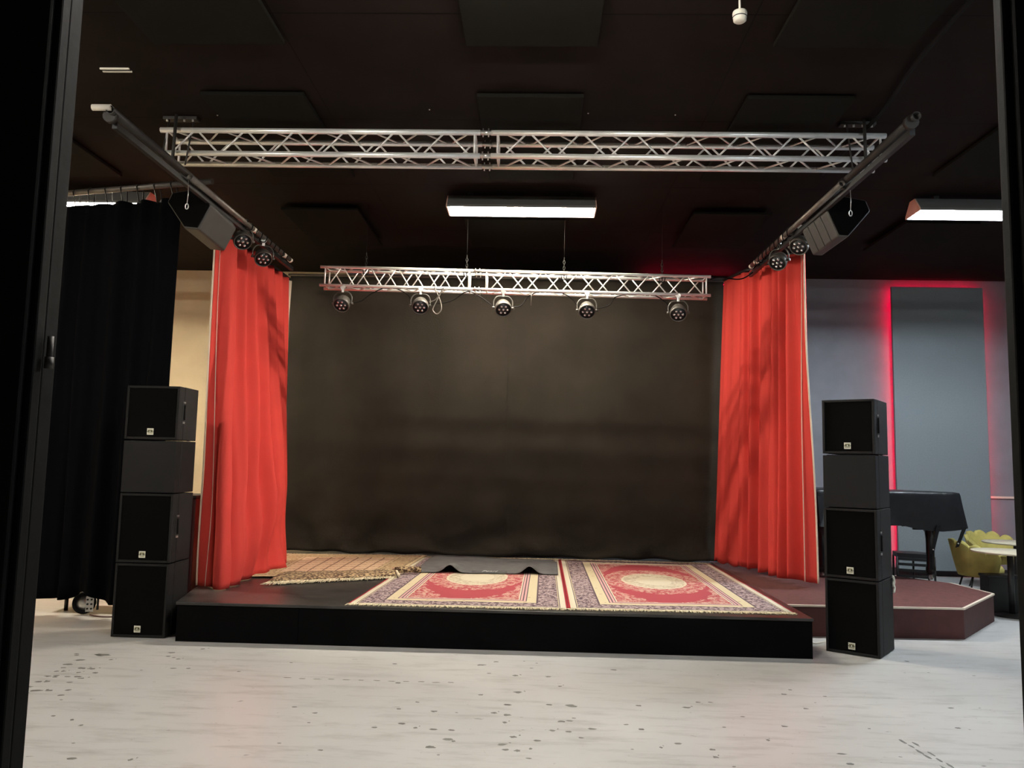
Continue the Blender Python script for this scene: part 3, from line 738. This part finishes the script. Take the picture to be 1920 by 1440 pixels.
a = MB(); a.box(-3.10, 2.38, 11.3, 11.33, 0, .315); a.build('back_board', M['fascia'], r)

# rugs
def quad(P, u, v):
    A = Vector(P[0]).lerp(Vector(P[1]), u); B = Vector(P[3]).lerp(Vector(P[2]), u); return A.lerp(B, v)
def rug(P, m_, label, z=.3405, th=.008, fr=(True, True), wav=.0):
    c = quad(P, .5, .5)
    r = thing('rug', label, 'rug', (c.x, c.y, z), 'patterned rugs on the stage')
    a = MB(); a.grid(lambda u, v: Vector((quad(P, u, v).x, quad(P, u, v).y, z+th+wav*noise.noise(Vector((u*4, v*6, 0))))), 30, 40, uv=True)
    V = a.bm.verts
    o = a.build('pile', m_, r, fix=False)
    md = o.modifiers.new('solid', 'SOLIDIFY'); md.thickness = th*.9; md.offset = -1
    for k, on in enumerate(fr):
        if not on: continue
        a = MB(); N_ = 230
        for i in range(N_):
            u = (i+random.random()*.7)/N_; p = quad(P, u, k); sgn = -1 if k == 0 else 1
            l = random.uniform(.04, .08); dx = random.uniform(-.02, .02)
            q = Vector((p.x+dx, p.y+sgn*l, z+.004+random.random()*.004))
            a.cyl((p.x, p.y-sgn*.01, z+th*.7), q, .006, 4, .004)
        f = a.build('fringe', M['fringe'], r); f['kind'] = 'stuff'
    return r
rug([(-1.64, 7.22), (.318, 7.25), (.352, 11.0), (-1.50, 10.9)], M['rug'], 'red and cream persian rug in the middle, half under the grey mat', wav=.003)
rug([(.322, 7.26), (2.335, 7.34), (2.36, 10.93), (.356, 11.0)], M['rug'], 'red and cream persian rug on the right, its whole medallion showing', wav=.003)
P = [(-3.10, 8.62), (-1.56, 9.0), (-1.45, 10.98), (-3.32, 10.75)]
r = rug(P, M['rug_brown'], 'brown latticed rug at the back left with its front edge folded over', z=.352, fr=(False, True), wav=.004)
# folded-over front edge
FP = [(-2.70, 8.25), (-1.50, 8.88), (-1.62, 9.42), (-2.75, 8.98)]
a = MB(); a.grid(lambda u, v: Vector((quad(FP, u, v).x, quad(FP, u, v).y, .366+.035*math.sin(PI*min(1, v*1.05))*(.4+.6*u)+.004*math.sin(u*23))), 40, 14)
a.build('folded_edge', M['rug_brown_back'], r, solid=.008)
a = MB(); a.tube([(-1.46, 8.86, .372), (-1.53, 9.1, .39), (-1.62, 9.43, .375)], .016, 6); a.build('bound_edge', M['fringe'], r)
a = MB(); a.pipe((-1.55, 9.12, .40), (-1.28, 9.24, .40), .034, 14, .008); a.build('rolled_corner', M['rug_brown_back'], r)
a = MB()
for i in range(260):
    u = i/260+random.random()*.004; p = quad(FP, u, 0); l = random.uniform(.05, .10)*(1.5-u*.9)
    a.cyl((p.x, p.y+.02, .366), (p.x+random.uniform(-.06, .03), p.y-l, .345+random.random()*.012), .006, 4, .003)
f = a.build('fringe', M['fringe'], r); f['kind'] = 'stuff'

# grey drum mat
r = thing('drum_mat', 'dark grey felt mat with two raised waves lying on the middle rug', 'mat', (-.55, 10.0, .36))
MP = [(-1.36, 9.30), (.29, 9.40), (.31, 10.75), (-1.35, 11.02)]
def matfn(u, v):
    p = quad(MP, u, v)
    x = u
    b1 = math.exp(-((x-.245)/.052)**2); b2 = math.exp(-((x-.80)/.050)**2)
    fall = math.exp(-(v/.30)**2)
    z = .357+.085*b1*fall+.085*b2*fall+.018*math.sin(PI*v)*(.5+.5*math.sin(x*9))+.003
    y = p.y+.12*v*math.sin(x*8)*(v > .6)*(v-.6)
    cx = 0
    if v > .85 and u > .9: cx = -.05
    return Vector((p.x+cx, y, z))
a = MB(); a.grid(matfn, 90, 40); a.build('felt', M['mat_grey'], r, solid=.006)
# stitched label patch with its lettering
a = MB(); a.grid(lambda u, v: matfn(.395+.245*u, .012+.075*v)+Vector((0, 0, .006)), 10, 4); pt = a.build('label_patch', M['mat_grey'], r, solid=.003)
cu = bpy.data.curves.new('brand_lettering', 'FONT'); cu.body = 'Pearl'; cu.size = .085; cu.shear = .45; cu.extrude = .001; cu.align_x = 'CENTER'
tmp = bpy.data.objects.new('tmp', cu); COL.objects.link(tmp); dg = bpy.context.evaluated_depsgraph_get(); dg.update()
me = bpy.data.meshes.new_from_object(tmp.evaluated_get(dg)); bpy.data.objects.remove(tmp)
tx = bpy.data.objects.new('lettering', me); COL.objects.link(tx); me.materials.clear(); me.materials.append(M['print']); tx.parent = pt
pc = matfn(.515, .05); tx.location = Vector((pc.x, pc.y-.045, pc.z+.0105))-r.location
tx.rotation_euler = (R(8), 0, R(3))

# ---------------------------------------------------------------- loudspeaker stacks
def badge(cx, y, z, s, parent):
    b_ = part('badge', M['badge'], parent, [(cx-s/2, cx+s/2, y-.004, y, z-s/2, z+s/2)])
    part('emblem_plate', M['badge_olive'], b_, [(cx-s*.36, cx+s*.36, y-.005, y-.004, z-s*.30, z+s*.30)])
    for sg in (-1, 1):
        part('emblem_notch', M['badge_dark'], b_, [(cx+min(sg*s*.30, sg*s*.5), cx+max(sg*s*.30, sg*s*.5), y-.0065, y-.004, z-.03*s, z+.05*s)])
        part('emblem_block', M['badge_dark'], b_, [(cx+min(sg*s*.10, sg*s*.24), cx+max(sg*s*.10, sg*s*.24), y-.0065, y-.005, z-s*.08, z+s*.16)])
    a = MB(); a.lathe([(0, 0), (s*.11, 0), (s*.11, .003), (0, .003)], m=Matrix.Translation((cx, y-.005, z+s*.04)) @ Matrix.Rotation(R(90), 4, 'X'), n=14); a.build('emblem_centre', M['badge'], b_)
    part('emblem_bar', M['badge'], b_, [(cx-s*.30, cx+s*.30, y-.0062, y-.005, z-s*.20, z-s*.13)])
def cabinet(w_, d_, h_, kind, label, group, handle=True):
    """local: front left bottom... x centred on 0, front at y=0, bottom z=0"""
    r = thing('speaker_cabinet', label, 'speaker', (0, 0, 0), group)
    x0, x1 = -w_/2, w_/2
    sp_ = .115
    if kind == 'plain':
        part('front_shell', M['cab_smooth'], r, [(x0, x1, 0, sp_, .004, h_-.012)], bevel=.004)
        part('rear_shell', M['cab_smooth'], r, [(x0, x1, sp_+.004, d_, .004, h_-.004)], bevel=.004)
    else:
        a = MB(); f_ = .022
        a.box(x0, x1, .02, sp_, .004, h_-.006)
        a.box(x0, x0+f_, 0, .02, .004, h_-.006); a.box(x1-f_, x1, 0, .02, .004, h_-.006)
        a.box(x0+f_, x1-f_, 0, .02, .004, .004+f_); a.box(x0+f_, x1-f_, 0, .02, h_-.006-f_, h_-.006)
        a.build('front_shell', M['cab'], r, bevel=.003)
        part('rear_shell', M['cab'], r, [(x0, x1, sp_+.005, d_, .004, h_-.004)], bevel=.005)
        g_ = part('grille', M['grille'], r, [(x0+f_+.002, x1-f_-.002, .008, .02, .004+f_+.002, h_-.008-f_)])
        badge(x0+w_*.48, .008, .075, .058, r)
        if handle:
            hz = h_*.52
            part('handle_recess', M['black'], r, [(x1-.002, x1+.002, sp_-.035, sp_+.03, hz-.085, hz+.085)])
            a = MB(); a.cyl((x1+.008, sp_, hz-.07), (x1+.008, sp_, hz+.07), .008, 8); a.build('handle', M['chain'], r)
            part('latch', M['steel'], r, [(x1, x1+.006, sp_-.02, sp_+.02, hz-.105, hz-.085)]); part('latch', M['steel'], r, [(x1, x1+.006, sp_-.02, sp_+.02, hz+.085, hz+.10)])
    for sx in (-1, 1):
        for yy in (.05, d_-.05):
            a = MB(); a.cyl((sx*(w_/2-.05), yy, 0), (sx*(w_/2-.05), yy, .006), .015, 8); a.build('rubber_foot', M['rubber'], r)
    return r
HS = [(.655, 'grille'), (.625, 'grille'), (.482, 'plain'), (.50, 'grille')]
def stack(x, y, rz, w_, d_, labels, group):
    z = 0
    for i, (h_, kd) in enumerate(HS):
        c = cabinet(w_ if i < 2 else w_-.004, d_, h_, kd, labels[i], group, handle=(i != 0))
        c.location = (x, y, z); c.rotation_euler = (0, 0, rz+(R(.4)*(i-1)))
        z += h_
stack(-3.512, 7.22, 0, .49, .42, ['bottom cabinet of the left speaker stack, standing on the floor', 'second cabinet from the floor in the left stack, with a side handle', 'plain black cabinet without a badge in the left stack', 'top cabinet of the left speaker stack'], 'left stack of four speaker cabinets')
a_ = R(-36)
stack(3.005-.225*math.cos(a_), 7.19-.225*math.sin(a_), a_, .455, .50, ['bottom cabinet of the right speaker stack, standing on the floor', 'second cabinet from the floor in the right stack', 'plain cabinet without a badge in the right stack', 'top cabinet of the right speaker stack'], 'right stack of four speaker cabinets')

# ---------------------------------------------------------------- dark cabinet behind the left stack
r = thing('storage_cabinet', 'black glossy cabinet, reddish bounce in its colour, between the left speaker stack and the red curtain', 'cabinet', (-3.68, 8.35, 0))
part('body', M['cabred'], r, [(-3.95, -3.44, 8.12, 8.6, .0, 1.2)], bevel=.01)
part('top', M['black'], r, [(-3.97, -3.43, 8.1, 8.62, 1.2, 1.225)])
part('door', M['cabred'], r, [(-3.92, -3.47, 8.108, 8.12, .08, 1.1)], bevel=.003)

# ---------------------------------------------------------------- hand cart behind the black curtain
r = thing('hand_cart', 'small wheeled cart showing under the hem of the black side curtain', 'cart', (-4.5, 8.25, 0))
def wheel(x, y, z, rad, parent, rz=.5):
    T = Matrix.Translation((x, y, z)) @ Matrix.Rotation(rz, 4, 'Z') @ Matrix.Rotation(R(90), 4, 'X')
    a = MB(); a.lathe([(rad*.66, -.022), (rad*.95, -.024), (rad, -.012), (rad, .012), (rad*.95, .024), (rad*.66, .022), (rad*.66, -.022)], m=T, n=28); w_ = a.build('wheel', M['rubber'], parent)
    a = MB(); a.lathe([(0, -.016), (rad*.2, -.018), (rad*.67, -.01), (rad*.67, .01), (rad*.2, .024), (0, .026)], m=T, n=20); a.build('hub', M['steel'], w_)
wheel(-4.56, 8.2, .115, .11, r, .5); wheel(-4.22, 8.35, .07, .065, r, .2)
a = MB(); a.rbox((-4.47, 8.14, .115), (.075, .006, .15), rz=.2)
br = a.build('perforated_plate', M['steel'], r)
for ix in (-.018, .018):
    for iz in (-.045, 0, .045):
        a = MB(); a.cyl((-4.47+ix, 8.138+ix*.2, .115+iz), (-4.47+ix, 8.130+ix*.2, .115+iz), .010, 8); a.build('hole', M['black'], br)
part('base_board', M['black'], r, [(-4.95, -4.0, 8.28, 8.7, .16, .19)], bevel=.004)
a = MB(); a.cyl((-4.42, 8.2, .05), (-4.42, 8.2, .26), .012, 8); a.build('upright', M['black'], r)
a = MB(); a.cyl((-4.86, 8.4, 0), (-4.86, 8.4, .17), .02, 8); a.build('leg', M['black'], r)
cable('floor_cable', [(-4.45, 8.12, .012), (-4.3, 8.05, .012), (-4.1, 8.1, .012), (-3.95, 8.3, .012), (-4.2, 8.5, .012), (-3.9, 8.62, .012)], .008, 'reddish cable lying on the floor beside the cart', 'cabred')

# ---------------------------------------------------------------- red platform at the right
r = thing('red_platform', 'low dark red carpeted platform with a pale edge, right of the stage', 'platform', (3.8, 8.1, 0))
PP = [(2.44, 8.08), (4.22, 8.14), (5.09, 9.18), (5.03, 9.98), (4.60, 10.56), (3.9, 11.6), (2.44, 11.6)]
a = MB(); a.prism(PP, 0, .28); a.build('base', M['fascia_red'], r)
a = MB(); a.prism([(2.44, 8.085)]+[(4.217, 8.146), (5.083, 9.183), (5.024, 9.978), (4.595, 10.555), (3.897, 11.59), (2.44, 11.59)], .28, .297); a.build('carpet', M['carpet'], r)
a = MB()
for p, q in zip(PP[:3], PP[1:4]):
    d = Vector((q[0]-p[0], q[1]-p[1], 0)).normalized(); nn = Vector((d.y, -d.x, 0))
    p3 = Vector((p[0], p[1], .283)); q3 = Vector((q[0], q[1], .283))
    a.loft([p3, p3+nn*.012, p3+nn*.012+Vector((0, 0, .017)), p3-nn*.014+Vector((0, 0, .017)), p3-nn*.014+Vector((0, 0, .0145))], [q3, q3+nn*.012, q3+nn*.012+Vector((0, 0, .017)), q3-nn*.014+Vector((0, 0, .017)), q3-nn*.014+Vector((0, 0, .0145))])
a.build('edge_trim', M['edge'], r)
cable('floor_cable', [(2.44, 7.95, .012), (2.5, 7.80, .02), (2.56, 7.78, .05), (2.62, 7.72, .012), (2.75, 7.8, .012), (2.9, 7.9, .012)], .006, 'white cable on the floor between stage and right speaker stack', 'white')
cable('white_cable', [(3.285, 7.53, .52), (3.305, 7.56, .56), (3.28, 7.53, .60), (3.305, 7.57, .64), (3.275, 7.52, .665), (3.30, 7.55, .62), (3.285, 7.54, .57)], .009, 'pale cable tangled high on the side of the right speaker stack', 'white')

# ---------------------------------------------------------------- grand piano
r = thing('grand_piano', 'grand piano under a black vinyl cover on the red platform', 'piano', (4.3, 10.4, .3))
out = [(3.40, 10.02), (5.20, 10.02), (5.26, 10.25), (5.20, 10.6), (4.7, 10.95), (4.3, 11.1), (3.95, 11.35), (3.40, 11.4)]
cen = Vector((4.3, 10.6, 0))
ol = []
for p, q in zip(out, out[1:]+out[:1]):
    for k in range(14): ol.append(Vector((p[0], p[1], 0)).lerp(Vector((q[0], q[1], 0)), k/14))
NN = len(ol)
a = MB(); rows = []
for (s_, z) in ((.0, 1.385), (.6, 1.385), (.94, 1.382), (.995, 1.370), (1.005, 1.34), (1.01, 1.2), (1.02, 1.06), (1.03, .97)):
    row = []
    for i, p in enumerate(ol):
        u = i/NN
        w_ = .040*math.sin(u*2*PI*11+z*5)+.022*math.sin(u*2*PI*27+z*9) if z < 1.34 else 0
        fz = z
        if z < 1.0: fz = .955+.035*math.sin(u*2*PI*6+.5)+.018*math.sin(u*2*PI*17)
        k = (1.34-z)/.4 if z < 1.34 else 0
        nv_ = (p-cen).normalized()
        q = cen+(p-cen)*s_+nv_*w_*k
        if z > 1.34: fz += .006*math.sin(q.x*7)*math.sin(q.y*5)
        row.append(a.bm.verts.new((q.x, q.y, fz)))
    rows.append(row)
for A, B in zip(rows[1:], rows[2:]):
    for i in range(NN):
        f = a.bm.faces.new([A[i], A[(i+1)%NN], B[(i+1)%NN], B[i]]); f.smooth = True
f = a.bm.faces.new(rows[1]); bmesh.ops.delete(a.bm, geom=rows[0], context='VERTS')
cov = a.build('cover', M['plastic'], r)
a = MB(); a.prism([(cen.x+(p[0]-cen.x)*.95, cen.y+(p[1]-cen.y)*.95) for p in out], .96, 1.34); a.build('case', M['lacquer'], r, bevel=.01)
for (x, y) in ((4.93, 10.25), (3.6, 10.25), (3.7, 11.1)):
    a = MB(); prof = [(.045, .36), (.058, .38), (.060, .44), (.050, .47), (.052, .80), (.062, .88), (.10, .93), (.13, .965)]
    a.lathe(prof, c=(x, y, 0), n=8); lg = a.build('leg', M['lacquer'], r)
    a = MB(); a.cyl((x-.015, y, .325), (x+.015, y, .325), .028, 12); a.cyl((x, y, .34), (x, y, .37), .018, 8); a.build('caster', M['steel'], lg)
a = MB(); a.rbox((4.885, 10.10, .94), (.46, .03, .05)); a.build('leg_block', M['lacquer'], r)
for (x, z0, z1, dx) in ((4.19, .62, 1.0, .05), (4.80, .64, .98, .09), (5.10, .72, .96, .10)):
    a = MB(); a.loft([(x, 9.97, z0), (x+.04, 9.97, z0+.01), (x+.04, 9.98, z0+.01), (x, 9.98, z0)], [(x+dx, 9.98, z1), (x+dx+.045, 9.98, z1), (x+dx+.045, 9.99, z1), (x+dx, 9.99, z1)])
    st = a.build('strap', M['rubber'], cov)
    a = MB(); a.cyl((x+.03, 9.968, z0+.05), (x+.03, 9.96, z0+.05), .008, 8); a.build('strap_stud', M['steel'], cov)
a = MB(); a.rbox((3.95, 10.4, .65), (.06, .2, .66)); ly = a.build('pedal_lyre', M['lacquer'], r)
a = MB(); a.rbox((3.95, 10.35, .36), (.3, .12, .05)); a.build('pedal_box', M['lacquer'], ly)
a = MB(); a.loft([(3.45, 9.86, .94), (3.55, 9.86, .94), (3.55, 9.9, .94), (3.45, 9.9, .94)], [(3.45, 9.95, 1.3), (3.6, 9.98, 1.3), (3.6, 10.0, 1.3), (3.45, 10.0, 1.3)]); a.build('cover_flap', M['plastic'], cov)

# black slatted box behind the platform
r = thing('slatted_stool', 'black slatted stool with open gaps standing behind the red platform', 'stool', (5.3, 11.45, 0))
S_ = [(5.05, 11.45), (5.40, 11.28), (5.58, 11.48)]
S2 = [(5.58, 11.48), (5.40, 11.75), (5.12, 11.75), (5.05, 11.45)]
a = MB(); a.prism(S_+[(5.40, 11.75), (5.12, 11.75)], .44, .50); a.build('top', M['black'], r)
for p in S_+[(5.40, 11.73), (5.12, 11.73)]:
    a = MB(); a.cyl((p[0], p[1], 0), (p[0], p[1], .45), .014, 6); a.build('post', M['black'], r)
for z in (.03, .11, .19, .27, .35, .42):
    for p, q in ((S_[0], S_[1]), (S_[1], S_[2])):
        a = MB(); a.loft([(p[0], p[1], z-.018), (p[0], p[1]+.015, z-.018), (p[0], p[1]+.015, z+.018), (p[0], p[1], z+.018)], [(q[0], q[1], z-.018), (q[0], q[1]+.015, z-.018), (q[0], q[1]+.015, z+.018), (q[0], q[1], z+.018)])
        a.build('slat', M['black'], r)

# ---------------------------------------------------------------- tables and chairs at the right
def table(x, y, h_, rad, label):
    r = thing('cafe_table', label, 'table', (x, y, 0), 'round pale cafe tables')
    a = MB(); a.lathe([(0, h_-.022), (rad-.012, h_-.022), (rad, h_-.012), (rad, h_-.004), (rad-.004, h_), (0, h_)], c=(x, y, 0), n=48); a.build('tabletop', M['table'], r)
    a = MB(); a.cyl((x, y, .03), (x, y, h_-.02), .033, 14); a.build('column', M['black'], r)
    a = MB(); a.lathe([(0, 0), (.21, 0), (.21, .012), (.04, .03), (0, .03)], c=(x, y, 0), n=28); a.build('foot', M['black'], r)
table(5.50, 9.55, .73, .40, 'nearer round table with a pale top beside the right door frame')
table(6.42, 11.0, .72, .40, 'farther round table with a pale top behind the nearer one')
def chair(label):
    r = thing('shell_chair', label, 'chair', (0, 0, 0), 'olive velvet chairs with scalloped backs')
    # faces +X; shell goes round the back from -Y side over -X to +Y side
    lobes = 7
    a = MB()
    def outer(u, v):
        ang = R(70)+R(220)*u
        lob = abs(math.sin(PI*lobes*u))
        hfac = .42+.50*math.sin(PI*u)**.8
        top = .40+(.36*hfac)+.065*lob**.6
        z = .36+(top-.36)*v
        rr = .235+.075*v**.8+.030*lob*v
        return Vector((rr*math.cos(ang), rr*1.05*math.sin(ang), z))
    a.grid(outer, 112, 14)
    a.build('backrest', M['velvet'], r, solid=.045)
    a = MB(); a.lathe([(0, .36), (.20, .36), (.245, .39), (.25, .44), (.23, .475), (0, .48)], n=28); a.build('seat', M['velvet'], r)
    for (sx, sy) in ((1, 1), (1, -1), (-1, 1), (-1, -1)):
        a = MB(); a.cyl((sx*.15, sy*.15, .37), (sx*.24, sy*.23, 0), .013, 8, .010); a.build('leg', M['black'], r)
    return r
c0 = chair('olive velvet chair tucked behind the nearer round table'); c0.location = (5.60, 10.35, 0); c0.rotation_euler = (0, 0, R(-8))
dup(c0, (6.55, 11.75, 0), R(-85), 'olive velvet chair behind the farther round table')
r = thing('low_black_box', 'low black box standing on the floor between platform and chairs', 'box', (5.35, 9.9, 0))
part('body', M['black'], r, [(5.36, 5.72, 9.76, 9.95, 0.0, .40)], bevel=.006)
part('lid', M['black'], r, [(5.35, 5.73, 9.75, 9.96, .40, .43)], bevel=.004)

# ---------------------------------------------------------------- wall panel with red led light behind
r = thing('wall_panel', 'tall grey wall panel with red light glowing around its edges', 'wall panel', (6.42, 12.9, .1))
part('board', M['wallpanel'], r, [(5.71, 7.16, 12.88, 12.93, .1, 4.60)], bevel=.004)
part('batten', M['black'], r, [(6.0, 6.08, 12.93, YB, .3, 4.4)]); part('batten', M['black'], r, [(6.8, 6.88, 12.93, YB, .3, 4.4)])
for bx in ((5.745, 5.757, 12.932, 12.938, .2, 4.55), (7.113, 7.125, 12.932, 12.938, .2, 4.55), (5.76, 7.11, 12.932, 12.938, 4.545, 4.557)):
    part('led_strip', M['led'], r, [bx])
r = thing('led_strip', 'red led strip along the top of the back wall behind the backdrop', 'led strip', (0, 12.9, 4.6))
part('strip', M['led'], r, [(1.7, 3.25, 12.93, 12.935, 4.60, 4.61)]); part('channel', M['black'], r, [(1.65, 3.3, 12.935, YB, 4.59, 4.63)])
r = thing('led_strip', 'red led strip standing behind the left red curtain', 'led strip', (-3.55, 10.9, .4))
part('strip', M['led'], r, [(-3.56, -3.55, 10.83, 10.84, .6, 3.8)]); part('channel', M['black'], r, [(-3.575, -3.535, 10.84, 10.86, .34, 3.9)])

# ---------------------------------------------------------------- small ceiling things
r = thing('smoke_detector', 'round cream smoke detector on the ceiling at upper right', 'smoke detector', (1.304, 5.07, 4.6))
a = MB(); a.lathe([(0, -.048), (.032, -.048), (.042, -.040), (.044, -.018), (.046, -.016), (.048, .01), (.045, .022), (0, .024)], c=(1.304, 5.07, 4.6), n=28); a.build('housing', M['white'], r)
a = MB(); a.lathe([(.0445, -.019), (.0475, -.018), (.0475, -.014), (.0445, -.013)], c=(1.304, 5.07, 4.6), n=24); a.build('vent_slot', M['black'], r)
a = MB(); a.cyl((1.304, 5.07, 4.62), (1.304, 5.07, CZ), .007, 8); a.build('stem', M['white'], r)
r = thing('ceiling_vent', 'small pale slotted fitting on the ceiling at upper left', 'vent', (-3.48, 6.15, CZ))
part('slat', M['white'], r, [(-3.60, -3.36, 6.12, 6.135, CZ-.012, CZ)]); part('slat', M['white'], r, [(-3.60, -3.36, 6.165, 6.18, CZ-.012, CZ)])
part('slot', M['black'], r, [(-3.60, -3.36, 6.135, 6.165, CZ-.006, CZ)])
i = 0
for (x, y) in [(-2.98, 7.0), (-2.75, 7.0), (-2.5, 7.0), (-2.58, 6.8), (-2.15, 6.8), (-1.0, 6.85), (-.25, 6.9), (0.08, 6.9), (.42, 6.9), (1.2, 6.92), (2.3, 6.95)]:
    a = MB(); a.lathe([(.0075, 0), (.006, -.005), (0, -.007)], c=(x, y, CZ), n=8)
    tag(a.build('screw', M['steel']), 'small bright screw head in the dark ceiling above the front truss', 'screw', 'screw heads in the ceiling')
